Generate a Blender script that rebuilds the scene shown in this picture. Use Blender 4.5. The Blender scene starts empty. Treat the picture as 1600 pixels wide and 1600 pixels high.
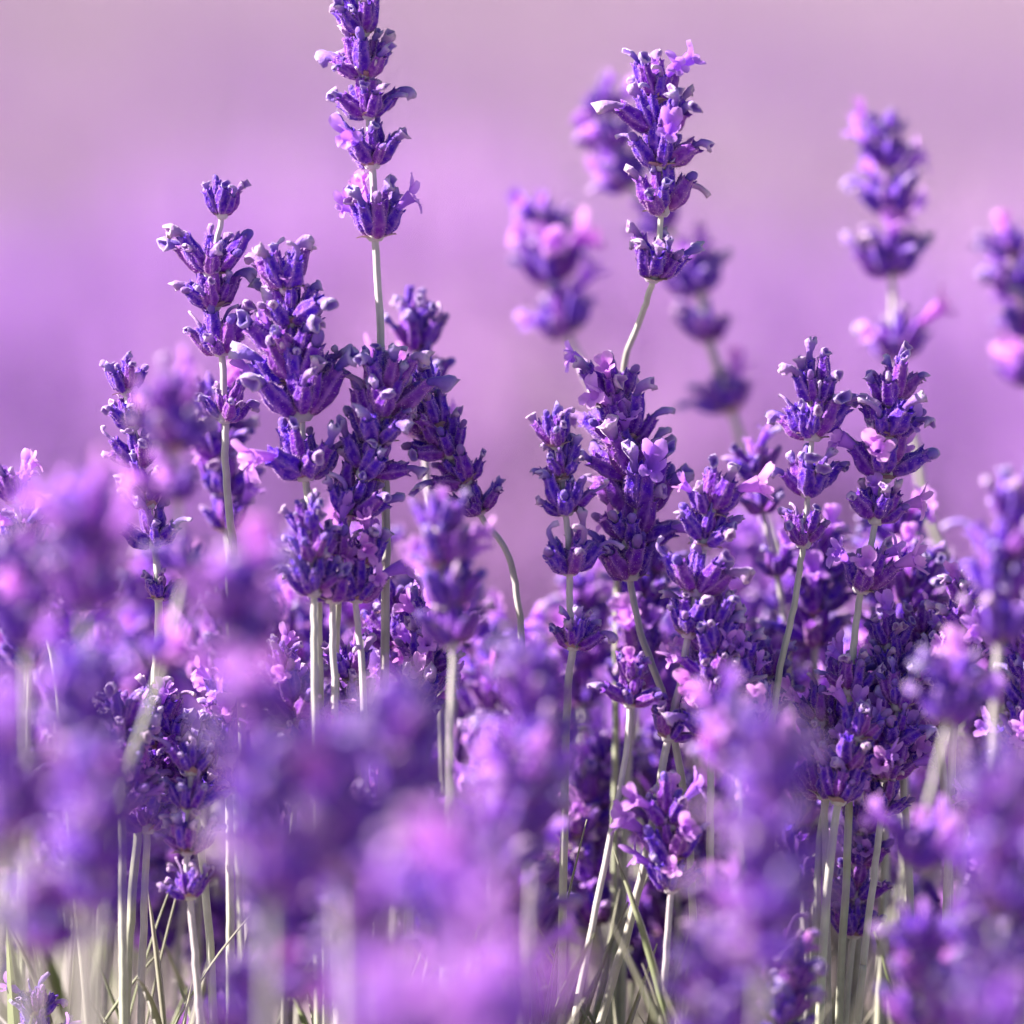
import bpy, math, random
import numpy as np
from mathutils import Vector, Matrix, Quaternion

R = math.radians
sc = bpy.context.scene
col = sc.collection

# ------------------------------------------------------------------ camera
LENS, SENSOR, FOCUS = 180.0, 36.0, 0.80
PITCH = math.atan(0.1075)
CAMZ = 0.506
CAM = Vector((0.0, -FOCUS * math.cos(PITCH), CAMZ))
cam_data = bpy.data.cameras.new("camera")
cam_data.lens = LENS
cam_data.sensor_width = SENSOR
cam_data.sensor_height = SENSOR
cam_data.clip_start = 0.02
cam_data.clip_end = 2000
cam_data.dof.use_dof = True
cam_data.dof.focus_distance = FOCUS
cam_data.dof.aperture_fstop = 7.6
cam_data.dof.aperture_blades = 0
cam = bpy.data.objects.new("camera", cam_data)
cam.location = CAM
cam.rotation_euler = (math.pi / 2 - PITCH, 0, 0)
col.objects.link(cam)
sc.camera = cam

# ------------------------------------------------------------------ sky and sun
SUN_EL = R(38)
SUN_AZ = R(-89)            # measured from +Y towards +X: the sun stands to the left, almost square to the view
to_sun = Vector((math.sin(SUN_AZ) * math.cos(SUN_EL), math.cos(SUN_AZ) * math.cos(SUN_EL), math.sin(SUN_EL)))
world = bpy.data.worlds.new("World")
sc.world = world
world.use_nodes = True
wn = world.node_tree
sky = wn.nodes.new("ShaderNodeTexSky")
sky.sky_type = 'NISHITA'
sky.sun_disc = False
sky.sun_elevation = SUN_EL
sky.sun_rotation = SUN_AZ
sky.dust_density = 1.5
wn.nodes["Background"].inputs["Strength"].default_value = 0.05
wn.links.new(sky.outputs["Color"], wn.nodes["Background"].inputs["Color"])
sun_data = bpy.data.lights.new("sun", 'SUN')
sun_data.energy = 5.0
sun_data.angle = R(0.55)
sun_data.color = (1.0, 0.92, 0.88)
sun = bpy.data.objects.new("sun", sun_data)
sun.rotation_euler = to_sun.to_track_quat('Z', 'Y').to_euler()
sun.location = (-3, 1, 4)
col.objects.link(sun)

sc.view_settings.view_transform = 'Standard'
sc.view_settings.look = 'None'
sc.view_settings.gamma = 1.0
sc.view_settings.exposure = 1.75
sc.view_settings.use_curve_mapping = False

# ------------------------------------------------------------------ materials
def mat_base(name):
    m = bpy.data.materials.new(name)
    m.use_nodes = True
    nt = m.node_tree
    return m, nt, nt.nodes["Principled BSDF"], nt.nodes["Material Output"]

def N(nt, typ, **kw):
    n = nt.nodes.new(typ)
    for k, v in kw.items():
        setattr(n, k, v)
    return n

def ramp(nt, stops, interp='LINEAR'):
    r = N(nt, "ShaderNodeValToRGB")
    r.color_ramp.interpolation = interp
    el = r.color_ramp.elements
    while len(el) < len(stops):
        el.new(0.5)
    for e, (p, c) in zip(el, stops):
        e.position = p
        e.color = (*c, 1)
    return r

def attr(nt, name):
    return N(nt, "ShaderNodeAttribute", attribute_name=name).outputs["Fac"]

def math_n(nt, op, a, b=None):
    n = N(nt, "ShaderNodeMath", operation=op)
    for i, v in enumerate((a, b)):
        if v is None:
            continue
        if isinstance(v, (int, float)):
            n.inputs[i].default_value = v
        else:
            nt.links.new(v, n.inputs[i])
    return n.outputs[0]

def mix_c(nt, fac, a, b, mode='MIX'):
    n = N(nt, "ShaderNodeMix", data_type='RGBA', blend_type=mode)
    for idx, v in ((0, fac), (6, a), (7, b)):
        if isinstance(v, (int, float)):
            n.inputs[idx].default_value = v
        elif isinstance(v, tuple):
            n.inputs[idx].default_value = (*v, 1)
        else:
            nt.links.new(v, n.inputs[idx])
    return n.outputs[2]

def rnd_value(nt):
    """one random number for each piece: its own attribute shifted by the object's random"""
    info = N(nt, "ShaderNodeObjectInfo")
    return math_n(nt, 'FRACT', math_n(nt, 'ADD', attr(nt, "rnd"), info.outputs["Random"]))

def plant_mat(name, along, hue_stops, hue_mix, sheen=0.6, sheen_tint=(1, .85, .95), sheen_r=.4,
              trans=0.0, rough=.65, rib=None, felt=None, noise=(220., .35), spec=.3, bump=False):
    m, nt, p, out = mat_base(name)
    L = nt.links
    rv = rnd_value(nt)
    a = ramp(nt, along)
    L.new(attr(nt, "t"), a.inputs[0])
    h = ramp(nt, hue_stops)
    L.new(rv, h.inputs[0])
    c = mix_c(nt, hue_mix, a.outputs[0], h.outputs[0])
    tc = N(nt, "ShaderNodeTexCoord")
    nz = N(nt, "ShaderNodeTexNoise")
    nz.inputs["Scale"].default_value = noise[0]
    nz.inputs["Detail"].default_value = 3
    L.new(tc.outputs["Object"], nz.inputs["Vector"])
    v = math_n(nt, 'MULTIPLY_ADD', nz.outputs["Fac"], noise[1] * 2)
    nt.nodes[-1].inputs[2].default_value = 1 - noise[1]
    vv = N(nt, "ShaderNodeCombineColor")
    for i in range(3):
        L.new(v, vv.inputs[i])
    c = mix_c(nt, 1.0, c, vv.outputs[0], 'MULTIPLY')
    if rib:
        c = mix_c(nt, math_n(nt, 'MULTIPLY', attr(nt, "rib"), rib[0]), c, rib[1])
    if felt:                                  # pale felt in uneven patches
        nf = N(nt, "ShaderNodeTexNoise"); nf.inputs["Scale"].default_value = 900; nf.inputs["Detail"].default_value = 4
        L.new(tc.outputs["Object"], nf.inputs["Vector"])
        rf_ = ramp(nt, [(.46, (0, 0, 0)), (.66, (1, 1, 1))])
        L.new(nf.outputs["Fac"], rf_.inputs[0])
        c = mix_c(nt, math_n(nt, 'MULTIPLY', rf_.outputs[0], felt[0]), c, felt[1])
    L.new(c, p.inputs["Base Color"])
    p.inputs["Roughness"].default_value = rough
    p.inputs["Specular IOR Level"].default_value = spec
    p.inputs["Sheen Weight"].default_value = sheen
    p.inputs["Sheen Tint"].default_value = (*sheen_tint, 1)
    p.inputs["Sheen Roughness"].default_value = sheen_r
    if bump:
        nb = N(nt, "ShaderNodeTexNoise"); nb.inputs["Scale"].default_value = 1500; nb.inputs["Detail"].default_value = 2
        L.new(tc.outputs["Object"], nb.inputs["Vector"])
        b = N(nt, "ShaderNodeBump"); b.inputs["Strength"].default_value = .8; b.inputs["Distance"].default_value = .0004
        L.new(nb.outputs["Fac"], b.inputs["Height"]); L.new(b.outputs[0], p.inputs["Normal"])
    if trans:
        tr = N(nt, "ShaderNodeBsdfTranslucent")
        L.new(c, tr.inputs["Color"])
        mx = N(nt, "ShaderNodeMixShader")
        mx.inputs[0].default_value = trans
        L.new(p.outputs[0], mx.inputs[1])
        L.new(tr.outputs[0], mx.inputs[2])
        L.new(mx.outputs[0], out.inputs["Surface"])
    return m

M = {}
M['calyx'] = plant_mat("calyx_violet",
    [(0, (.30, .09, .22)), (.22, (.14, .014, .36)), (.7, (.066, .006, .42)), (1, (.14, .04, .52))],
    [(0, (.055, .008, .46)), (.35, (.042, .008, .40)), (.65, (.17, .012, .36)), (1, (.30, .06, .30))], .5,
    sheen=.40, sheen_tint=(1, .66, .94), sheen_r=.36, trans=.10, rib=(.30, (.56, .32, .62)), felt=(.30, (.56, .22, .62)), bump=True, spec=.1, noise=(520., .5))
M['tube'] = plant_mat("faded_corolla",
    [(0, (.07, .014, .34)), (.5, (.16, .055, .46)), (.82, (.36, .22, .60)), (1, (.80, .64, .82))],
    [(0, (.12, .07, .56)), (.4, (.34, .17, .64)), (.7, (.48, .22, .50)), (1, (.62, .36, .46))], .36,
    sheen=.6, sheen_r=.35, trans=.22, bump=True)
M['petal'] = plant_mat("open_corolla",
    [(0, (.30, .07, .66)), (.45, (.50, .17, .82)), (.75, (.70, .34, .88)), (1, (.86, .54, .92))],
    [(0, (.44, .16, .88)), (.5, (.70, .28, .88)), (.8, (.84, .36, .82)), (1, (.84, .20, .72))], .5,
    sheen=.3, sheen_r=.5, trans=.5, noise=(420., .3), rough=.5)
M['bract'] = plant_mat("dry_bract",
    [(0, (.30, .15, .17)), (1, (.42, .24, .24))],
    [(0, (.26, .10, .18)), (1, (.48, .30, .28))], .5, sheen=.5, trans=.15)
M['stem'] = plant_mat("stem_skin",
    [(0, (.15, .18, .07)), (.4, (.27, .29, .16)), (.7, (.45, .42, .39)), (1, (.48, .40, .45))],
    [(0, (.42, .43, .32)), (.6, (.47, .41, .43)), (1, (.43, .33, .43))], .4,
    sheen=.8, sheen_tint=(1, .92, .92), sheen_r=.4, noise=(330., .4), spec=.3)
M['leaf'] = plant_mat("grey_leaf",
    [(0, (.14, .18, .06)), (.6, (.22, .26, .11)), (1, (.36, .34, .24))],
    [(0, (.22, .30, .07)), (.5, (.26, .26, .18)), (1, (.40, .32, .32))], .5,
    sheen=.7, sheen_tint=(1, .93, .95), sheen_r=.4, trans=.2)
M['hair'] = plant_mat("felt_hair", [(0, (.66, .36, .70)), (1, (.80, .52, .76))], [(0, (.60, .36, .80)), (1, (.86, .56, .66))], .5,
    sheen=.2, trans=.5)
FLOWER_MATS = [M['calyx'], M['tube'], M['petal'], M['bract'], M['stem'], M['leaf'], M['hair']]
CALYX, TUBE, PETAL, BRACT, STEM, LEAF, HAIR = range(7)

# ------------------------------------------------------------------ mesh builder
class MB:
    def __init__(self):
        self.v, self.f, self.mi, self.t, self.rib, self.rnd = [], [], [], [], [], []
    def add(self, v, f, t, mi, rib=None, rnd=0.0, mat=None):
        o = len(self.v)
        if mat is not None:
            v = [mat @ Vector(p) for p in v]
        self.v.extend([tuple(p) for p in v])
        self.f.extend([tuple(i + o for i in q) for q in f])
        self.mi.extend([mi] * len(f))
        self.t.extend(t)
        self.rib.extend(rib if rib is not None else [0.0] * len(v))
        self.rnd.extend([rnd] * len(v))
    def merge(self, other, mat, rnd):
        o = len(self.v)
        self.v.extend([tuple(mat @ Vector(p)) for p in other.v])
        self.f.extend([tuple(i + o for i in q) for q in other.f])
        self.mi.extend(other.mi); self.t.extend(other.t); self.rib.extend(other.rib)
        self.rnd.extend([rnd] * len(other.v))
    def mesh(self, name, smooth=True):
        me = bpy.data.meshes.new(name)
        me.from_pydata(self.v, [], self.f)
        used = sorted(set(self.mi))
        for u in used:
            me.materials.append(FLOWER_MATS[u])
        remap = {u: i for i, u in enumerate(used)}
        if len(used) > 1:
            me.polygons.foreach_set("material_index", [remap[i] for i in self.mi])
        me.polygons.foreach_set("use_smooth", [smooth] * len(self.f))
        for nm, data in (("t", self.t), ("rib", self.rib), ("rnd", self.rnd)):
            a = me.attributes.new(nm, 'FLOAT', 'POINT')
            a.data.foreach_set("value", data)
        me.update()
        return me

def sweep(pts, radii, sides, mb, mi, rnd=0.0, ribs=0, rib_amp=0.0, cap0=True, cap1=True, tt=None, phase=0.0, mat=None, shape=None):
    """a tube along points; radii scalar per point, optional ribs and cross-section shape(theta, i)"""
    pts = [Vector(p) for p in pts]
    n = len(pts)
    tang = []
    for i in range(n):
        d = pts[min(i + 1, n - 1)] - pts[max(i - 1, 0)]
        tang.append(d.normalized())
    ref = Vector((0, 1, 0)) if abs(tang[0].y) < .9 else Vector((1, 0, 0))
    u = (ref - tang[0] * ref.dot(tang[0])).normalized()
    v, t, rb, f = [], [], [], []
    for i in range(n):
        u = (u - tang[i] * u.dot(tang[i])).normalized()
        w = tang[i].cross(u)
        for k in range(sides):
            th = 2 * math.pi * k / sides + phase
            rr = radii[i]
            c = math.cos(ribs * th) if ribs else 0
            if ribs:
                rr *= 1 + rib_amp * c
            if shape:
                rr *= shape(th, i)
            v.append(pts[i] + (u * math.cos(th) + w * math.sin(th)) * rr)
            t.append(tt[i] if tt else i / (n - 1))
            rb.append(max(0, c) ** 2.5)
    for i in range(n - 1):
        for k in range(sides):
            k2 = (k + 1) % sides
            f.append((i * sides + k, i * sides + k2, (i + 1) * sides + k2, (i + 1) * sides + k))
    if cap0:
        f.append(tuple(range(sides - 1, -1, -1)))
    if cap1:
        f.append(tuple((n - 1) * sides + k for k in range(sides)))
    mb.add(v, f, t, mi, rb, rnd, mat)

MM = 0.001
def calyx_mb(rng, sides=20, lod=0):
    """a ribbed, slightly bent flower cup, base at the origin, growing along +Z and bending towards +X"""
    mb = MB()
    L = rng.uniform(5.0, 6.8) * MM
    w = rng.uniform(.90, 1.18)
    bend = rng.uniform(-.15, .45)
    cr = [[rng.uniform(-.07, .07) for _ in range(20)] for _ in range(8)]
    prof = [(0, .45), (.08, .80), (.22, 1.12), (.42, 1.32), (.62, 1.26), (.80, 1.05), (.93, .96), (1.0, 1.10)]
    if lod:
        prof = [prof[i] for i in (0, 2, 3, 5, 7)]
    pts, rad, tt = [], [], []
    for s, r in prof:
        a = bend * s
        pts.append((-math.sin(a) * L * s * .5, rng.uniform(-.05, .05) * MM, math.cos(a * .5) * L * s))
        rad.append(r * w * MM)
        tt.append(s)
    # the toothed mouth folds back inside
    sweep(pts, rad, sides, mb, CALYX, ribs=(0 if lod else 5), rib_amp=.16, cap0=True, cap1=False, tt=tt,
          shape=(None if lod else (lambda th, i: 1 + .09 * math.sin(3 * th + i * 1.7 + L * 9000) + cr[i % 8][int(th / 6.2832 * 20) % 20])))
    base = (len(prof) - 1) * sides
    tip = Vector(pts[-1])
    if not lod:
        for k in range(sides):
            p = Vector(mb.v[base + k])
            th = 2 * math.pi * k / sides
            p.z += (.55 * MM) * max(0, math.cos(5 * th))
            mb.v[base + k] = tuple(p)
    # inner throat
    v = [tuple(tip.lerp(Vector(mb.v[base + k]), .86)) for k in range(sides)] + [tuple(tip - Vector((0, 0, 1.4 * MM)))]
    f = [(k, (k + 1) % sides, sides) for k in range(sides)]
    o = len(mb.v)
    mb.add(v, f, [.75] * sides + [.5], CALYX)
    for k in range(sides):
        k2 = (k + 1) % sides
        mb.f.append((base + k, base + k2, o + k2, o + k)); mb.mi.append(CALYX)
    # short felt hairs
    if not lod:
        body = list(mb.v[:len(prof) * sides])
        axis_pts = [Vector(p) for p in pts]
        for _ in range(300):
            i = rng.randrange(1, len(prof)); k = rng.randrange(sides) if rng.random() < .4 else (rng.randrange(5) * (sides // 5))
            q = Vector(body[i * sides + k]).lerp(Vector(body[(i - 1) * sides + (k + rng.randint(0, 1)) % sides]), rng.random())
            nrm = (q - axis_pts[i]); nrm.z *= .2; nrm.normalize()
            d = (nrm + Vector((rng.uniform(-.5, .5), rng.uniform(-.5, .5), rng.uniform(-.1, .9)))).normalized()
            sd = d.cross(Vector((rng.uniform(-1, 1), rng.uniform(-1, 1), rng.uniform(-1, 1)))).normalized() * .045 * MM
            ln = rng.uniform(.2, .42) * MM
            mb.add([q - sd, q + sd, q + d * ln], [(0, 1, 2)], [1, 1, 1], HAIR)
    return mb, tip

def tube_mb(rng, sides=10, lod=0):
    """a faded, half-curled corolla: narrow tube, often hooked, with a flared crumpled mouth; base at origin (the calyx mouth)"""
    mb = MB()
    L = rng.uniform(1.9, 3.7) * MM
    bend = rng.choice((rng.uniform(-.5, .5), rng.uniform(.5, 1.5), rng.uniform(.9, 1.9)))
    side = rng.uniform(-.7, .7)
    n = 10
    pts, rad = [], []
    p = Vector((0, 0, -1.4 * MM)); a = 0
    flare = rng.uniform(.75, 1.35)
    pin = rng.uniform(.3, .6)
    for i in range(n):
        s = i / (n - 1)
        pts.append(tuple(p))
        step = (L + 1.4 * MM) / (n - 1)
        a = bend * max(0, s - .3) * 1.4 + rng.uniform(-.12, .12)
        p = p + Vector((math.sin(a), math.sin(side * s), math.cos(a))) * step
        r = .68 - .16 * math.exp(-((s - pin) / .15) ** 2) + (.0 if s < .62 else ((s - .62) / .38) ** 1.3 * (flare - .5))
        rad.append(r * MM * rng.uniform(.92, 1.08))
    ph = rng.uniform(0, 6)
    fl = rng.uniform(.1, .35)
    ns = [[rng.uniform(-.13, .13) for _ in range(sides)] for _ in range(n)]
    sweep(pts, rad, sides, mb, TUBE, cap0=True, cap1=False,
          shape=lambda th, i: 1 + fl * (i / (n - 1)) * math.cos(2 * th + ph) + ns[i][int(round(th / (2 * math.pi) * sides)) % sides])
    base = (n - 1) * sides
    tip = Vector(pts[-1])
    back = (Vector(pts[-2]) - tip)
    d = -back.normalized()
    lobes = [rng.uniform(-.55, .75) for _ in range(5)]
    shut = rng.choice((.45, .8, .95))
    for k in range(sides):                       # lips of uneven length, some folded in
        q = Vector(mb.v[base + k])
        lb = lobes[k * 5 // sides]
        q += d * lb * MM + (tip - q) * rng.uniform(-.1, shut)
        mb.v[base + k] = tuple(q)
    v = [tuple(tip.lerp(Vector(mb.v[base + k]), .75) + back * .15) for k in range(sides)] + [tuple(tip + back * 1.8)]
    o = len(mb.v)
    mb.add(v, [(k, (k + 1) % sides, sides) for k in range(sides)], [.75] * sides + [.1], TUBE)
    for k in range(sides):
        k2 = (k + 1) % sides
        mb.f.append((base + k, base + k2, o + k2, o + k)); mb.mi.append(TUBE)
    return mb

def strand_mb(rng):
    """a dried, curled remnant of a corolla: a thin crooked ribbon"""
    mb = MB()
    n = 11
    p = Vector((0, 0, -1.2 * MM)); a = rng.uniform(-.2, .2); b = 0
    ka, kb = rng.uniform(-.32, .42), rng.uniform(-.3, .3)
    step = rng.uniform(.5, .75) * MM
    pts, rad = [], []
    for i in range(n):
        pts.append(tuple(p))
        rad.append((.56 - .030 * i + (.18 if i >= n - 2 else 0)) * rng.uniform(.8, 1.2) * MM)
        p = p + Vector((math.sin(a), math.sin(b), math.cos(a))) * step
        if i > 2:
            a += ka + rng.uniform(-.35, .35); b += kb * .6 + rng.uniform(-.25, .25)
    ph = rng.uniform(0, 6)
    sweep(pts, rad, 7, mb, TUBE, tt=[.35 + .65 * i / (n - 1) for i in range(n)], shape=lambda th, i: 1 + .35 * math.cos(2 * th + ph + i * .3))
    return mb

def bud_mb(rng, sides=9):
    """a closed bud showing at the calyx mouth"""
    mb = MB()
    L = rng.uniform(1.2, 2.6) * MM
    b = rng.uniform(-.3, .6)
    pts, rad = [], []
    for s, r in ((0, .5), (.35, .62), (.6, .82), (.82, .75), (.96, .42), (1, .1)):
        pts.append((b * L * s * s * .7, 0, -1.2 * MM + (L + 1.2 * MM) * s)); rad.append(r * MM)
    ph = rng.uniform(0, 6)
    sweep(pts, rad, sides, mb, TUBE, tt=[.25 + .5 * i / 5 for i in range(6)], shape=lambda th, i: 1 + .12 * math.cos(3 * th + ph))
    return mb

def petal_flower_mb(rng):
    """an open two-lipped lavender flower: tube, two large upper lobes, three smaller lower lobes"""
    mb = MB()
    L = rng.uniform(2.6, 3.6) * MM
    b = rng.uniform(.1, .7)
    pts, rad = [], []
    n = 6
    for i in range(n):
        s = i / (n - 1)
        pts.append((math.sin(b * s) * L * s * .8, 0, -1.2 * MM + (L + 1.2 * MM) * s))
        rad.append((.55 + .75 * s ** 2) * MM)
    sweep(pts, rad, 10, mb, PETAL, cap0=False, cap1=False, tt=[.4 * i / (n - 1) for i in range(n)])
    tip = Vector(pts[-1])
    d = (Vector(pts[-1]) - Vector(pts[-2])).normalized()
    ux = (Vector((1, 0, 0)) - d * d.x).normalized()
    uy = d.cross(ux)
    for ang, ln, wd, tilt in ((155, 3.3, 1.5, .55), (205, 3.3, 1.5, .55), (65, 2.1, 1.1, 1.1), (0, 2.3, 1.3, 1.35), (-65, 2.1, 1.1, 1.1)):
        ang = R(ang + rng.uniform(-10, 10)); ln *= rng.uniform(.7, 1.15) * MM; wd *= rng.uniform(.65, 1.0) * MM
        tilt += rng.uniform(-.55, .4)
        o = ux * math.cos(ang) + uy * math.sin(ang)
        s_ = d.cross(o)
        curl = rng.uniform(-.9, 1.1)
        v, t, f = [], [], []
        rows = ((0, .55), (.3, .9), (.6, 1.0), (.85, .75), (1.0, .35))
        q = tip + o * 1.05 * MM
        prev = 0
        for ri, (s, wv) in enumerate(rows):
            a = tilt + curl * s * 1.2
            q = q + (d * math.cos(a) + o * math.sin(a)) * ln * (s - prev)
            prev = s
            nrm = (o * math.cos(a) - d * math.sin(a))
            for k in (-1, -.5, 0, .5, 1):
                cup = (k * k) * .35 * wd * (1 - s * .4)
                v.append(tuple(q + s_ * k * wd * wv - nrm * cup + (d * rng.uniform(-.22, .22) + s_ * rng.uniform(-.15, .15)) * MM))
                t.append(.4 + .6 * s)
        for i in range(len(rows) - 1):
            for k in range(4):
                f.append((i * 5 + k, i * 5 + k + 1, (i + 1) * 5 + k + 1, (i + 1) * 5 + k))
        mb.add(v, f, t, PETAL)
    return mb

def bract_mb(rng, ln=None):
    """a small dry pointed bract, base at origin, growing along +Z, facing +X"""
    mb = MB()
    ln = (ln or rng.uniform(1.8, 3.0)) * MM
    wd = rng.uniform(1.0, 1.6) * MM
    v, t, f = [], [], []
    curl = rng.uniform(.2, .9)
    for s, w in ((0, .7), (.3, 1), (.65, .6), (1, .04)):
        for k in (-1, 0, 1):
            v.append((math.sin(curl * s) * ln * s * .6 - abs(k) * .15 * MM, k * wd * w, math.cos(curl * s * .7) * ln * s)); t.append(s)
    for i in range(3):
        for k in range(2):
            a = i * 3 + k
            f.append((a, a + 1, a + 4, a + 3))
    # a thin back so that it has thickness
    nv = len(v)
    v2 = [(x - .12 * MM, y * .96, z) for x, y, z in v]
    f2 = [tuple(reversed([i + nv for i in q])) for q in f]
    mb.add(v + v2, f + f2, t + t, BRACT)
    return mb

rg = random.Random(11)
CALYX_V, TUBE_V, BUD_V, PETAL_V, BRACT_V = [], [], [], [], []
for i in range(7):
    mb, tip = calyx_mb(rg); CALYX_V.append((mb, tip, mb.mesh("calyx")))
for i in range(20):
    mb = tube_mb(rg); TUBE_V.append((mb, None, mb.mesh("faded_corolla")))
for i in range(3):
    mb = strand_mb(rg); TUBE_V.append((mb, None, mb.mesh("faded_corolla")))
for i in range(5):
    mb = bud_mb(rg); BUD_V.append((mb, None, mb.mesh("bud")))
for i in range(8):
    mb = petal_flower_mb(rg); PETAL_V.append((mb, None, mb.mesh("open_corolla")))
for i in range(5):
    mb = bract_mb(rg); BRACT_V.append((mb, None, mb.mesh("bract")))
LIB = {'calyx': CALYX_V, 'faded_corolla': TUBE_V, 'bud': BUD_V, 'open_corolla': PETAL_V, 'bract': BRACT_V}
NODE_MESH = []
for i in range(3):                       # the knotty ring of the stem that carries a whorl, with the small inner cups
    mb = MB()
    sweep([(0, 0, -.9 * MM), (0, 0, -.3 * MM), (0, 0, .8 * MM), (0, 0, 1.8 * MM)], [1.0 * MM, 1.45 * MM, 1.35 * MM, .8 * MM], 10, mb, STEM,
          tt=[.8, .9, 1, 1], shape=lambda th, i: 1 + .12 * math.cos(4 * th))
    for k in range(4):
        a = k * 1.571 + rg.uniform(-.4, .4)
        m = Matrix.Rotation(a, 4, 'Z') @ Matrix.Translation((.6 * MM, 0, .5 * MM)) @ Matrix.Rotation(rg.uniform(.05, .22), 4, 'Y') @ Matrix.Scale(.62, 4)
        mb.merge(CALYX_V[rg.randrange(7)][0], m, rg.random())
    NODE_MESH.append(mb.mesh("whorl_core"))

def whorl_layout(rng, n=None, spread=1.0, petals=0.12, faded=0.6, young=False):
    """the pieces of one whorl: (name, variant, matrix)"""
    out = []
    n = n or rng.randint(9, 11)
    a0 = rng.uniform(0, 6.28)
    for i in range(n):
        inner = (i % 3 == 2)
        az = a0 + i * 2 * math.pi / n + rng.uniform(-.22, .22)
        tilt = (rng.uniform(.22, .5) if inner else rng.uniform(.52, 1.2)) * spread
        s = rng.uniform(.66, 1.08) * (.9 if inner else 1)
        base = Vector((1.0 * MM, 0, (1.5 if inner else 0) * MM + rng.uniform(-.4, .9) * MM))
        m = Matrix.Rotation(az, 4, 'Z') @ Matrix.Translation(base) @ Matrix.Rotation(tilt, 4, 'Y') @ Matrix.Scale(s, 4)
        v = rng.randrange(len(CALYX_V))
        spin = Matrix.Rotation(rng.uniform(-.5, .5), 4, 'Z')
        out.append(('calyx', v, m @ spin))
        tipm = m @ spin @ Matrix.Translation(CALYX_V[v][1])
        u = rng.random()
        if u < petals:
            out.append(('open_corolla', rng.randrange(len(PETAL_V)), tipm @ Matrix.Rotation(rng.uniform(-.6, .6), 4, 'Z') @ Matrix.Scale(rng.uniform(.85, 1.15), 4)))
        elif u < petals + faded * (1 - petals):
            out.append(('faded_corolla', rng.randrange(len(TUBE_V)), tipm @ Matrix.Rotation(rng.uniform(-1.2, 1.2), 4, 'Z') @ Matrix.Scale(rng.uniform(.85, 1.2), 4)))
        elif u < petals + (faded + .3) * (1 - petals):
            out.append(('bud', rng.randrange(len(BUD_V)), tipm))
    for k in range(rng.randint(2, 4)):
        az = rng.uniform(0, 6.28)
        out.append(('bract', rng.randrange(len(BRACT_V)), Matrix.Rotation(az, 4, 'Z') @ Matrix.Translation((1.0 * MM, 0, -.5 * MM)) @ Matrix.Rotation(rng.uniform(.5, 1.2), 4, 'Y')))
    return out

# whole whorls joined into one mesh each, for flowers that stand out of focus
JOINED = []
for pet in (0.0, .12, .3, .55):
    row = []
    for i in range(4):
        mb = MB()
        for nm, v, m in whorl_layout(rg, petals=pet, faded=.55):
            mb.merge(LIB[nm][v][0], m, rg.random())
        for k in range(4):
            a = k * 1.571
            m = Matrix.Rotation(a, 4, 'Z') @ Matrix.Translation((.5 * MM, 0, .5 * MM)) @ Matrix.Rotation(.15, 4, 'Y') @ Matrix.Scale(.62, 4)
            mb.merge(CALYX_V[rg.randrange(7)][0], m, rg.random())
        row.append(mb.mesh("whorl"))
    JOINED.append(row)
def joined(rng, pet):
    i = 0 if pet < .06 else 1 if pet < .2 else 2 if pet < .42 else 3
    return rng.choice(JOINED[i])

# ------------------------------------------------------------------ placing helpers
FWD = Vector((0, math.cos(PITCH), -math.sin(PITCH)))
UP = Vector((0, math.sin(PITCH), math.cos(PITCH)))
HALF = SENSOR / 2 / LENS
def P(px, py, dep=0.0):
    """a pixel of the 1600 px photograph at a distance behind (or, negative, before) the sharp row"""
    d = FOCUS + dep
    return CAM + FWD * d + Vector((1, 0, 0)) * ((px - 800) / 800 * HALF * d) + UP * ((800 - py) / 800 * HALF * d)

def ground_z(x, y):
    return 0.0

def catmull(pts, m=6):
    pts = [pts[0] * 2 - pts[1]] + pts + [pts[-1] * 2 - pts[-2]]
    out = []
    for i in range(1, len(pts) - 2):
        a, b, c, d = pts[i - 1:i + 3]
        for k in range(m):
            t = k / m
            out.append(.5 * ((2 * b) + (c - a) * t + (2 * a - 5 * b + 4 * c - d) * t * t + (3 * b - a - 3 * c + d) * t ** 3))
    out.append(pts[-2])
    return out

def link(name, data, parent=None, mw=None, **props):
    o = bpy.data.objects.new(name, data)
    col.objects.link(o)
    if parent:
        o.parent = parent
    if mw is not None:
        o.matrix_local = mw
    for k, v in props.items():
        o[k] = v
    return o

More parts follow.
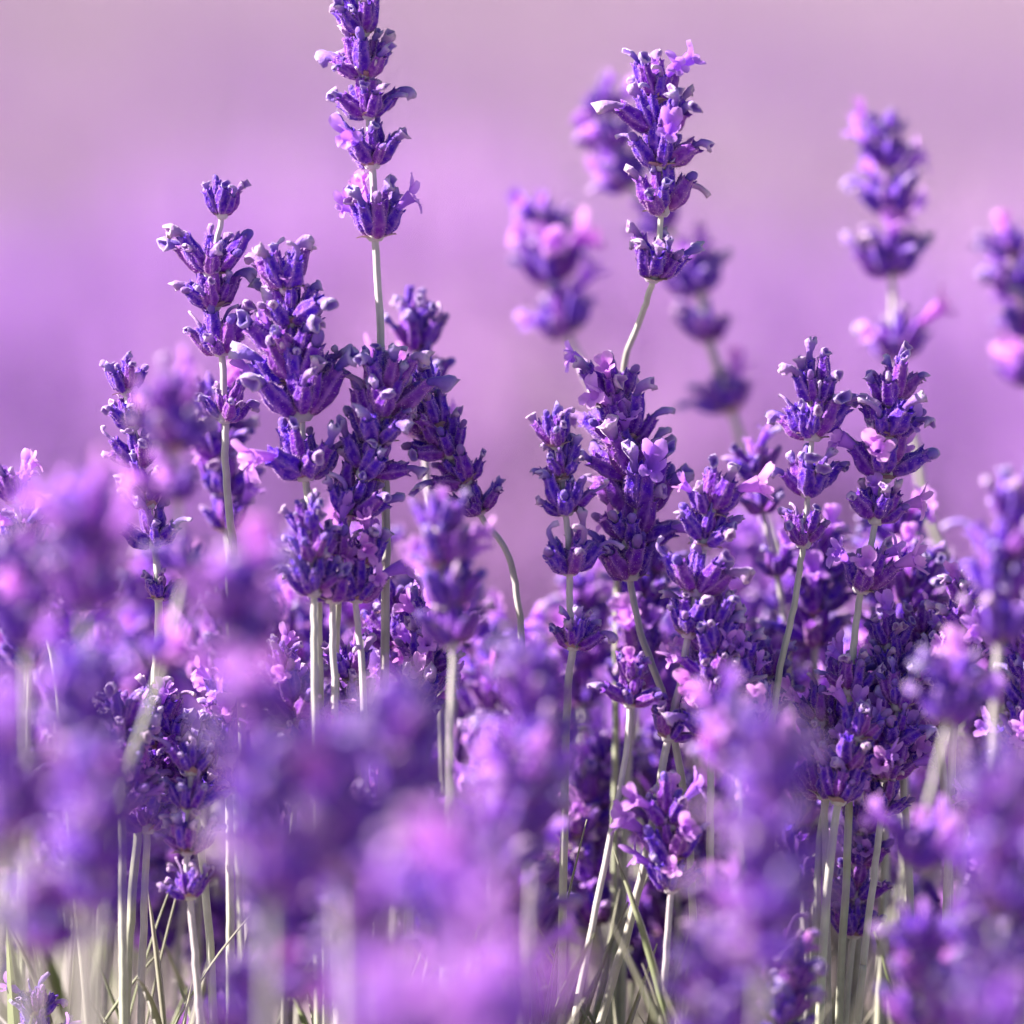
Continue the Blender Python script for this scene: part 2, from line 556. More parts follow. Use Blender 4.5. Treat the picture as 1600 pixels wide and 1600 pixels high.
def flower(label, axis, whorls, dep=0.0, lean=0.0, size=1.0, petals=.05, faded=.65, sharp=True, group=None, seed=None, foot=None, stem_r=.54):
    """axis: pixel points from the tip down the stem; whorls: list of (pixel y of the base, size, petals or None)"""
    rng = random.Random(seed if seed is not None else hash(label) % 9999 if False else sum(map(ord, label)) + int(axis[0][0] * 7 + axis[0][1]))
    n = len(axis)
    pts = []
    for i, a in enumerate(axis):
        d = dep + (a[2] if len(a) > 2 else 0) + lean * i / max(1, n - 1)
        pts.append(P(a[0], a[1], d))
    last, prev = pts[-1], pts[-2]
    dr = (last - prev).normalized()
    if dr.z > -.25:
        dr = (dr + Vector((0, 0, -.6))).normalized()
    # carry the stem on down to the soil, straightening as it goes
    h = last.z
    x, y = last.x, last.y
    sx, sy = max(-.35, min(.35, dr.x / -dr.z)), max(-.2, min(.2, dr.y / -dr.z))
    for fr, damp in ((.25, .9), (.55, .65), (1.0, .4)):
        step = h * fr - (h - pts[-1].z)
        x += sx * damp * step; y += sy * damp * step
        pts.append(Vector((x, y, h * (1 - fr))))
    pts[-1].z = -.004
    root_loc = Vector((pts[-1].x, pts[-1].y, 0))
    curve = catmull(pts, 7)
    props = dict(label=label, category="lavender flower")
    if group:
        props['group'] = group
    root = link("lavender_flower", None, None, Matrix.Translation(root_loc), **props)
    root.empty_display_size = .02
    # whorls
    def at_py(py):
        best, bi = 1e9, 0
        for i in range(len(curve) - 1):
            for k in range(6):
                q = curve[i].lerp(curve[i + 1], k / 6)
                v = q - CAM
                d = v.dot(FWD)
                yy = 800 - v.dot(UP) / (HALF * d) * 800
                if abs(yy - py) < best:
                    best, bi, bq = abs(yy - py), i, q
        tdir = (curve[max(0, bi - 1)] - curve[min(len(curve) - 1, bi + 2)]).normalized()
        return bq, tdir
    q0, t0 = at_py(min(w[0] for w in whorls))
    low = [p for p in curve if (p - q0).dot(t0) < -1.5 * MM]
    loc = [p - root_loc for p in [q0 + t0 * 1.5 * MM, q0] + low]
    loc_up = list(reversed(loc))
    # knots and a slow wobble keep the stem from looking drawn with a ruler
    k_n = len(loc_up)
    wob = [Vector((rng.gauss(0, .05), rng.gauss(0, .05), 0)) * MM for _ in range(k_n)]
    wob[0] = Vector()
    loc_up = [p + w for p, w in zip(loc_up, wob)]
    mb = MB()
    r0 = stem_r * rng.uniform(.9, 1.12)
    rad = [(r0 * (1.25 - .5 * i / (k_n - 1))) * MM for i in range(k_n)]
    ph = rng.uniform(0, 1.5)
    sweep(loc_up, rad, 12, mb, STEM, rnd=rng.random(), shape=lambda th, i: 1 + .13 * math.cos(4 * th + ph))
    link("stem", mb.mesh("stem"), root)
    for wi, wspec in enumerate(whorls):
        py, s = wspec[0], wspec[1]
        pet = wspec[2] if len(wspec) > 2 and wspec[2] is not None else petals
        q, tdir = at_py(py)
        rot = tdir.to_track_quat('Z', 'Y').to_matrix().to_4x4()
        m = Matrix.Translation(q - root_loc) @ rot @ Matrix.Rotation(rng.uniform(0, 6.28), 4, 'Z') @ Matrix.Scale(s * size * (.88 if sharp else .94), 4)
        if sharp:
            w = link("whorl", rng.choice(NODE_MESH), root, m)
            top = wi == 0
            for nm, v, pm in whorl_layout(rng, spread=(.72 if top else 1.0), n=(8 if top else None), petals=pet, faded=faded):
                link(nm, LIB[nm][v][2], w, pm)
        else:
            link("whorl", joined(rng, pet), root, m)
    return root

def auto_whorls(rng, y0, y1, n, s0=.75, s1=1.0, gap=True):
    out = []
    for i in range(n):
        f = (i + 1) / n
        y = y0 + (y1 - y0) * (f ** (1.15 if gap else 1))
        out.append((y, s0 + (s1 - s0) * min(1, f * 1.6) * rng.uniform(.9, 1.1)))
    return out

# ------------------------------------------------------------------ ground
def surface_mat(name, c0, c1, c2, scale):
    m, nt, p, out = mat_base(name)
    L = nt.links
    tc = N(nt, "ShaderNodeTexCoord")
    n1 = N(nt, "ShaderNodeTexNoise"); n1.inputs["Scale"].default_value = scale; n1.inputs["Detail"].default_value = 8
    n2 = N(nt, "ShaderNodeTexNoise"); n2.inputs["Scale"].default_value = scale * 14; n2.inputs["Detail"].default_value = 5
    L.new(tc.outputs["Object"], n1.inputs["Vector"]); L.new(tc.outputs["Object"], n2.inputs["Vector"])
    r1 = ramp(nt, [(.3, c0), (.55, c1), (.75, c2)])
    L.new(n1.outputs["Fac"], r1.inputs[0])
    c = mix_c(nt, .35, r1.outputs[0], n2.outputs["Color"], 'OVERLAY')
    hs = N(nt, "ShaderNodeHueSaturation"); hs.inputs["Saturation"].default_value = .8
    L.new(c, hs.inputs["Color"]); L.new(hs.outputs[0], p.inputs["Base Color"])
    p.inputs["Roughness"].default_value = .95
    b = N(nt, "ShaderNodeBump"); b.inputs["Strength"].default_value = .6; b.inputs["Distance"].default_value = .02
    L.new(n2.outputs["Fac"], b.inputs["Height"]); L.new(b.outputs[0], p.inputs["Normal"])
    return m
M['soil'] = surface_mat("dry_soil", (.22, .16, .16), (.30, .22, .22), (.38, .29, .28), 1.6)

SLOPE0, SLOPE = 2.0, 0.010           # the field rises gently behind the front row
def gz(y):
    return 0.0 if y < SLOPE0 else (y - SLOPE0) * SLOPE
gb = MB()
ys = [-30, -3, 0, 1, 2, 3, 6, 12, 25, 60, 120, 400, 1200]
xs = [-900, -200, -40, -8, -2, 0, 2, 8, 40, 200, 900]
gv = [(x, y, gz(min(y, 60))) for y in ys for x in xs]
gf = [(j * len(xs) + i, j * len(xs) + i + 1, (j + 1) * len(xs) + i + 1, (j + 1) * len(xs) + i) for j in range(len(ys) - 1) for i in range(len(xs) - 1)]
gm = bpy.data.meshes.new("ground"); gm.from_pydata(gv, [], gf); gm.materials.append(M['soil'])
link("ground", gm, None, None, kind="structure")

# ------------------------------------------------------------------ lavender rows behind (one mass, out of focus)
def field_mat():
    m, nt, p, out = mat_base("field_flowers")
    L = nt.links
    rv = attr(nt, "rnd")
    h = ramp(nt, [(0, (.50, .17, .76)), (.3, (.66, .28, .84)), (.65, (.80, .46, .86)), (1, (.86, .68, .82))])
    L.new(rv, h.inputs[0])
    g = ramp(nt, [(0, (.30, .31, .22)), (.35, (.42, .38, .36)), (.45, (1, 1, 1)), (1, (1, 1, 1))])
    L.new(attr(nt, "t"), g.inputs[0])
    c = mix_c(nt, 1.0, h.outputs[0], g.outputs[0], 'MULTIPLY')
    fl = math_n(nt, 'LESS_THAN', attr(nt, "t"), .4)
    c = mix_c(nt, fl, c, (.42, .30, .44))
    L.new(c, p.inputs["Base Color"])
    p.inputs["Roughness"].default_value = .7
    p.inputs["Sheen Weight"].default_value = .8
    p.inputs["Sheen Tint"].default_value = (1, .87, .95, 1)
    tr = N(nt, "ShaderNodeBsdfTranslucent"); L.new(c, tr.inputs["Color"])
    mx = N(nt, "ShaderNodeMixShader"); mx.inputs[0].default_value = .3
    L.new(p.outputs[0], mx.inputs[1]); L.new(tr.outputs[0], mx.inputs[2]); L.new(mx.outputs[0], out.inputs["Surface"])
    return m
M['field'] = field_mat()

def spike_template(rng, nw, nc, detail):
    """unit spike template: stem from z=-1..0 handled apart; whorls between z=0 and z=1 (to be scaled); returns v,f,t"""
    v, f, t = [], [], []
    for w in range(nw):
        z0 = w / nw * .92
        rr = (1.0 - .35 * (w / max(1, nw - 1))) if nw > 1 else 1
        a0 = rng.random() * 6.28
        for c in range(nc):
            a = a0 + c * 2 * math.pi / nc + rng.uniform(-.2, .2)
            ca, sa = math.cos(a), math.sin(a)
            o = len(v)
            hgt = rng.uniform(.16, .24) * (5 / nw) * .9
            out = rr * rng.uniform(.75, 1.1)
            wd = .24 * rr
            v += [(ca * .1, sa * .1, z0),
                  (ca * out * .6 - sa * wd, sa * out * .6 + ca * wd, z0 + hgt * .55),
                  (ca * out * .6 + sa * wd, sa * out * .6 - ca * wd, z0 + hgt * .55),
                  (ca * out, sa * out, z0 + hgt)]
            if detail:
                v.append((ca * out * .3, sa * out * .3, z0 + hgt * .75))
                f += [(o, o + 2, o + 3), (o, o + 3, o + 1), (o + 1, o + 3, o + 4), (o + 3, o + 2, o + 4), (o, o + 1, o + 4), (o, o + 4, o + 2)]
                t += [.5, .7, .7, 1, .7]
            else:
                f += [(o, o + 2, o + 3), (o, o + 3, o + 1), (o, o + 1, o + 2), (o + 1, o + 3, o + 2)]
                t += [.5, .7, .7, 1]
    return np.array(v), np.array(f), np.array(t)

def build_field(name, rows, template_args, density, seed, label, hgt=.40):
    rng = random.Random(seed)
    nr = np.random.default_rng(seed)
    temps = [spike_template(rng, *template_args) for _ in range(5)]
    V, F, T, RN = [], [], [], []
    off = 0
    for (yc, halfx, width, h, tone) in rows:
        n = int(density * 2 * halfx * width)
        for i in range(n):
            x = nr.uniform(-halfx, halfx); u = math.sin(nr.uniform(-1.57, 1.57))
            y = yc + u * width * .5
            # bushes swell and sink along the row
            bump = .5 + .5 * math.cos((x + yc * 3.7) * 2 * math.pi / .62)
            dome = math.sqrt(max(0, 1 - u * u * .92))
            top = max(.075, h * (.20 + .66 * dome + .14 * bump) + nr.normal(0, .03))
            base = gz(y)
            L = nr.uniform(.032, .055); r = nr.uniform(.0055, .0085)
            lx, ly = nr.normal(0, .10), u * .55 + nr.normal(0, .10)
            tv, tf, tt = temps[rng.randrange(5)]
            z0 = top - L
            pv = tv * np.array([r, r, L])
            pv[:, 0] += x + lx * pv[:, 2]
            pv[:, 1] += y + ly * pv[:, 2]
            pv[:, 2] += base + z0
            # stem: thin prism to the heart of the bush
            sl = min(z0, .22)
            s0 = np.array([x - lx * sl, y - ly * sl, base + z0 - sl]); s1 = np.array([x, y, base + top - .1 * L])
            w = .0011
            ring = np.array([[w, 0, 0], [-w * .5, w * .87, 0], [-w * .5, -w * .87, 0]])
            sv = np.vstack([s0 + ring, s1 + ring * .8])
            sf = np.array([(0, 1, 4), (0, 4, 3), (1, 2, 5), (1, 5, 4), (2, 0, 3), (2, 3, 5)])
            V += [pv, sv]; F += [tf + off, sf + off + len(pv)]
            T += [tt, np.full(6, .2)]
            rn = min(1, max(0, tone + .24 * (math.sin(x * 7.1 + y * 2.3) * math.sin(y * 5.3 - x * 1.7 + 1) + .6 * math.sin(x * 15 + y * 4)) + nr.normal(0, .22)))
            RN += [np.full(len(pv), rn), np.full(6, rn)]
            off += len(pv) + 6
        # leafy heart of the row: crossing narrow leaves
        nl = int(density * .5 * 2 * halfx * width)
        for i in range(nl):
            x = nr.uniform(-halfx, halfx); u = nr.uniform(-1, 1)
            y = yc + u * width * .46
            dome = math.sqrt(max(0, 1 - u * u * .95))
            zt = gz(y) + nr.uniform(.02, h * (.25 + .38 * dome))
            d = np.array([nr.normal(0, .5), nr.normal(0, .5) + u * .5, 1.0]); d /= np.linalg.norm(d)
            ln = nr.uniform(.03, .055); w = nr.uniform(.0016, .003)
            s = np.cross(d, [nr.normal(), nr.normal(), .1]); s /= np.linalg.norm(s)
            b = np.array([x, y, zt])
            lv = np.array([b - s * w * .5, b + s * w * .5, b + d * ln * .5 + s * w, b + d * ln * .5 - s * w, b + d * ln])
            V.append(lv); F.append(np.array([(0, 1, 2), (0, 2, 3), (3, 2, 4)]) + off)
            T.append(np.full(5, .1)); RN.append(np.full(5, nr.random())); off += 5
    V = np.vstack(V); F = np.vstack(F); T = np.concatenate(T); RN = np.concatenate(RN)
    me = bpy.data.meshes.new(name)
    me.vertices.add(len(V)); me.vertices.foreach_set("co", V.astype(np.float32).ravel())
    me.loops.add(F.size); me.loops.foreach_set("vertex_index", F.astype(np.int32).ravel())
    me.polygons.add(len(F)); me.polygons.foreach_set("loop_start", np.arange(0, F.size, 3, dtype=np.int32))
    me.update(calc_edges=True)
    for nm, data in (("t", T), ("rnd", RN)):
        a = me.attributes.new(nm, 'FLOAT', 'POINT'); a.data.foreach_set("value", data.astype(np.float32))
    me.materials.append(M['field'])
    link(name, me, None, None, kind="stuff", label=label, category="lavender")
    return len(F)

nt_ = 0
nt_ += build_field("lavender_row", [(2.2, .75, .95, .36, .22)], (5, 7, True), 3600, 3,
                   "soft blurred row of lavender in bloom across the first path")
nt_ += build_field("lavender_field", [(4.3, 1.0, 1.0, .32, .72), (6.1, 1.3, 1.0, .33, .10), (8.0, 1.7, 1.0, .37, .6)], (4, 5, False), 1000, 4,
                   "blurred lilac lavender rows filling the field farther back")
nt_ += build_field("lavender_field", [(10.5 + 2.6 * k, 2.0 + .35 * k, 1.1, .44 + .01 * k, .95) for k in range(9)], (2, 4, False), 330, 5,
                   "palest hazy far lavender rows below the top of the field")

# ------------------------------------------------------------------ the sharp row, flower by flower
rr = random.Random(5)
F_ = flower
F_("tallest sharp lavender flower with widely spaced whorls on a straight pale stem",
   [(556, -75), (560, 0), (572, 130), (582, 260), (588, 400), (597, 560), (601, 700), (603, 860), (600, 1100), (590, 1500)],
   [(-45, .8), (52, .95), (117, 1.0), (178, .9), (256, 1.0, .2), (368, 1.08, .5)], faded=.75, petals=.0, seed=6)
F_("slim lavender flower with open tiers, just beside the dense pink tipped head",
   [(352, 268), (348, 330), (332, 420), (334, 480), (347, 550), (351, 650), (354, 760), (370, 920), (380, 1200)],
   [(335, .72), (425, .95), (478, .85), (548, 1.0), (655, .8)], petals=.0, faded=.85, seed=5, size=1.12)
F_("dense bushy lavender head with pink open petals near its top",
   [(440, 405), (450, 470), (458, 560), (470, 650), (478, 750), (494, 880), (500, 1080), (505, 1400)],
   [(452, .85, 0), (505, .9, .2), (560, 1.05, .35), (600, 1.05, .2), (648, 1.2, .05), (742, 1.05, .1)], dep=-.004, faded=.7, seed=9, size=1.24)
F_("thick dark lavender head crowned with pale curled tubes under the tallest flower",
   [(600, 555), (598, 620), (590, 690), (566, 750), (545, 805), (533, 870), (527, 950), (524, 1090), (528, 1400)],
   [(612, .95), (650, 1.0), (690, 1.0), (742, .95), (803, .9)], dep=-.004, petals=0, faded=1.0, seed=12, size=1.22)
F_("drooping lavender head on a stem bent over in an arch",
   [(648, 575), (668, 640), (702, 710), (735, 765), (757, 815), (785, 850), (803, 900), (815, 1000), (820, 1150), (820, 1400)],
   [(622, .9), (668, .95), (712, .95), (752, .8), (800, .72)], dep=.006, petals=.0, faded=.6, seed=17, size=1.12)
F_("pinkish lavender flower with one cup sticking out towards the arched stem",
   [(685, 765), (690, 860), (700, 940), (708, 1010), (706, 1120), (704, 1300), (690, 1600)],
   [(832, .9), (885, 1.0), (945, 1.05), (1005, .95)], dep=-.045, petals=.08, faded=.5, seed=21)
F_("low lavender head with an open violet flower above a bundle of thin stems",
   [(520, 830), (530, 880), (520, 940), (523, 1090), (530, 1400)],
   [(870, .8, .3), (935, 1.05, .3)], dep=-.008, seed=22)
F_("small lavender head with lilac petals beside the bundle of thin stems",
   [(575, 830), (570, 880), (556, 945), (566, 1050), (575, 1400)],
   [(880, .8, .55), (935, .95, .5)], dep=-.006, seed=23)
F_("small dusky lavender head of three tight tiers before the bundle of stems",
   [(478, 800), (485, 860), (490, 930), (492, 1080), (495, 1400)],
   [(830, .75, 0), (872, .9, .1), (925, .95, 0)], dep=-.014, seed=81)
F_("compact dark lavender cluster low behind the pinkish flower",
   [(600, 890), (610, 960), (625, 1040), (640, 1200), (640, 1500)],
   [(955, .85), (1010, 1.0, .05), (1060, .9)], dep=.012, petals=.05, seed=24)
F_("narrow leaning lavender spike with pale hooked tubes down its side",
   [(186, 560), (202, 640), (222, 740), (240, 840), (248, 950), (243, 1050), (230, 1180), (208, 1380), (195, 1600)],
   [(612, .72), (668, .8), (728, .85), (790, .95), (850, .95), (935, .7)], dep=.0, petals=0, faded=1.0, seed=31)
F_("low lavender head with pale pink open petals behind the highest blurred lilac bloom",
   [(10, 715), (25, 790), (40, 860), (60, 950), (85, 1040), (110, 1300)],
   [(785, .9, .45), (850, .95, .3)], dep=-.004, seed=33)
F_("upright lavender flower with fan shaped tiers on a stem curving left below",
   [(1015, 95), (1028, 180), (1032, 260), (1033, 340), (1020, 435), (1000, 500, .006), (976, 570, .018), (968, 700, .03), (965, 900, .03), (960, 1400, .03)],
   [(160, .95, .05), (205, 1.0, .1), (258, 1.1, .2), (330, .98, 0), (432, .95, 0)], dep=.0, faded=.8, seed=41, size=1.13)
F_("broad lavender head with scattered pink petals in the middle of the crossing stems",
   [(935, 560), (960, 630), (985, 720), (995, 800), (984, 890), (1002, 990), (1045, 1120), (1075, 1300), (1090, 1600)],
   [(628, 1.0, .35), (690, 1.1, .1), (745, 1.1, .1), (800, 1.1, .25), (850, 1.05, .1), (900, .95, .05)], dep=.006, seed=43, size=1.22)
F_("slender dark lavender spike with stacked upright cups beside the broad head",
   [(862, 640), (872, 710), (884, 800), (890, 893), (890, 940), (895, 1010), (886, 1100), (880, 1400)],
   [(695, .7), (748, .75), (800, .8), (893, .85), (1010, .75)], dep=-.004, petals=0, faded=.7, seed=46, size=1.12)
F_("blue violet lavender head topped by pale pink wilted petals on a crossing stem",
   [(1120, 715), (1110, 790), (1096, 880), (1076, 990), (1062, 1070), (1042, 1160), (1015, 1310), (980, 1460), (935, 1610)],
   [(800, .95, .3), (850, .95, 0), (925, .98, 0), (990, .9, 0), (1152, .8, 0)], dep=-.006, faded=.7, seed=48, size=1.12)
F_("dark lavender head with long pale tubes above two separate lower tiers",
   [(1275, 570), (1272, 640), (1266, 720), (1262, 775), (1255, 852), (1240, 950), (1216, 1060), (1200, 1200), (1180, 1500)],
   [(632, .85), (680, 1.0), (770, .9), (850, .75)], dep=-.002, petals=0, faded=.85, seed=51, size=1.14)
F_("dark lavender head with an open violet petal on its flank and a wide lower tier",
   [(1395, 565), (1390, 640), (1380, 740), (1365, 830), (1345, 922), (1335, 1000), (1328, 1090), (1325, 1300), (1310, 1600)],
   [(628, .85, 0), (680, 1.0, 0), (745, 1.05, .3), (812, .85, .4), (920, .95, .25), (1080, .8, .1)], dep=.0, faded=.8, seed=54, size=1.14)
F_("single tiered lavender flower on a long pale stem in front of the crossing stems",
   [(990, 1040), (985, 1098), (975, 1200), (945, 1350), (900, 1580), (890, 1680)],
   [(1060, .7), (1100, .8)], dep=-.008, petals=.05, seed=57)
F_("magenta petalled lavender flower among tangled stems below the wide lower tier",
   [(1410, 1050), (1400, 1130), (1385, 1220), (1370, 1330), (1350, 1500), (1340, 1600)],
   [(1105, .9, .1), (1160, .95, .4), (1215, 1.0, .65), (1270, .9, .2)], dep=-.002, seed=59)
F_("small blue lavender head at the foot of the dark two tiered flower",
   [(1195, 1000), (1200, 1060), (1205, 1120), (1195, 1300), (1190, 1600)],
   [(1055, .75), (1110, .85)], dep=.01, petals=.05, seed=61)
F_("lavender flower with pale curled tubes low beside the thick blurred stem",
   [(1335, 1010), (1310, 1080), (1308, 1150), (1295, 1230), (1280, 1330), (1270, 1600)],
   [(1075, .85), (1140, .8)], dep=.004, petals=.1, seed=63)
F_("pink and violet lavender cluster low on the long crossing stem",
   [(1040, 1220), (1045, 1290), (1050, 1360), (1040, 1500), (1030, 1700)],
   [(1290, .95, .6), (1345, 1.0, .3), (1390, .8, .5)], dep=-.012, seed=65)
F_("sharp lavender spike with curled pale tubes beside the blurred mauve spike",
   [(1510, 890), (1505, 960), (1500, 1040), (1490, 1150), (1480, 1400)],
   [(940, .8), (985, .95, .1), (1040, .9, .3)], dep=-.004, faded=.9, seed=67)
F_("small bright lavender head at the foot of the blurred mauve spike",
   [(1590, 1440), (1585, 1500), (1600, 1580), (1610, 1700)],
   [(1480, .8, .4), (1530, .85, .3)], dep=.0, seed=69)
F_("magenta touched lavender head behind the thick blurred stem",
   [(1590, 1060), (1588, 1120), (1580, 1200), (1570, 1400)],
   [(1110, .95, .4), (1165, 1.0, .4)], dep=.015, seed=71)
F_("tiny sharp lavender head near the long pale leaf tips",
   [(58, 1540), (58, 1590), (60, 1680)], [(1585, .75, .1), (1640, .85, .2)], dep=.0, seed=73)
F_("dark lavender spike low among tangled stems with pale hooks along it",
   [(1345, 1250), (1345, 1330), (1335, 1440), (1320, 1600)],
   [(1300, .85), (1350, .9, .1), (1400, .85, .4), (1460, .9, .2)], dep=.01, seed=75)

F_("pale pinkish withered lavender spike with bead like buds low between dark blurred heads",
   [(300, 1130), (298, 1220), (292, 1330), (300, 1440), (310, 1560), (315, 1700)],
   [(1205, .75), (1262, .8), (1330, .85), (1400, .8)], dep=-.012, petals=0, faded=1.0, seed=77)

# softly blurred flowers just behind the sharp row
def soft(label, axis, whorls, dep, **kw):
    kw.setdefault('stem_r', .50 if dep < 0 else .60)
    return flower(label, axis, whorls, dep=dep, sharp=False, **kw)
soft("soft blurred lavender flower of two pink lilac clumps beside the fan shaped flower",
     [(835, 300), (848, 370), (862, 450), (885, 520), (925, 600), (970, 720), (985, 1000)],
     [(360, .8, .1), (405, 1.0, .1), (440, 1.15, .3), (520, 1.1, .55)], .085, seed=2)
soft("blurred lavender flower peeking out behind the fan shaped flower",
     [(935, 120), (950, 200), (985, 290), (1040, 350), (1088, 440), (1105, 520), (1135, 620), (1180, 760), (1215, 880), (1230, 1100)],
     [(180, .8, .1), (235, .95, .3), (290, .9, .55), (355, .9, .1), (455, 1.0, .3), (530, .9, .1), (640, 1.0, .1)], .085, seed=3)
soft("soft blurred tall lavender flower with four separate tiers on a thin stem",
     [(1385, 165), (1388, 260), (1390, 340), (1393, 430), (1402, 560), (1425, 680), (1450, 800), (1478, 890), (1500, 1100)],
     [(225, .8, .1), (262, .9, .1), (335, 1.1, .3), (428, 1.15, .3), (558, 1.05, .55)], .075, seed=5)
soft("pale blurred lavender flower leaning out of the field at the tall four tiered one",
     [(1572, 345), (1588, 420), (1602, 500), (1612, 600), (1625, 800), (1640, 1100)],
     [(400, .8, .1), (460, 1.0, .3), (530, 1.0, .3), (600, 1.0, .55)], .085, seed=7)
soft("blurred lavender tip standing behind the dark head and tallest stem",
     [(655, 440), (650, 510), (655, 600), (665, 720), (680, 900), (690, 1200)],
     [(500, .7, 0), (545, .95, .1), (610, 1.0, .1), (680, .9, .1)], .03, seed=8)
soft("violet blurred clump beside the wide lower tier of the dark head",
     [(1440, 850), (1425, 920), (1405, 990), (1390, 1100), (1380, 1400)],
     [(915, .9, .1), (950, 1.0, .1), (992, 1.0, .1)], .025, seed=10)
soft("blurred lavender clump behind the leaning spike and dense bushy head",
     [(330, 600), (345, 690), (350, 780), (360, 900), (370, 1200)],
     [(650, .9, .1), (710, 1.0, .3), (770, 1.0, .3), (830, .9, .1)], .03, seed=13)
soft("blurred grey lilac lavender flower behind the blue violet head",
     [(1170, 690), (1185, 770), (1210, 880), (1225, 960), (1235, 1100)],
     [(745, .8, .3), (800, .7, 0), (900, .7, .1)], .03, seed=14)
soft("blurred small lavender head between the drooping head and slender spike",
     [(770, 960), (765, 1030), (760, 1100), (755, 1300)], [(1020, .9, .3), (1075, 1.0, .3), (1120, .9, .3)], .05, seed=15)

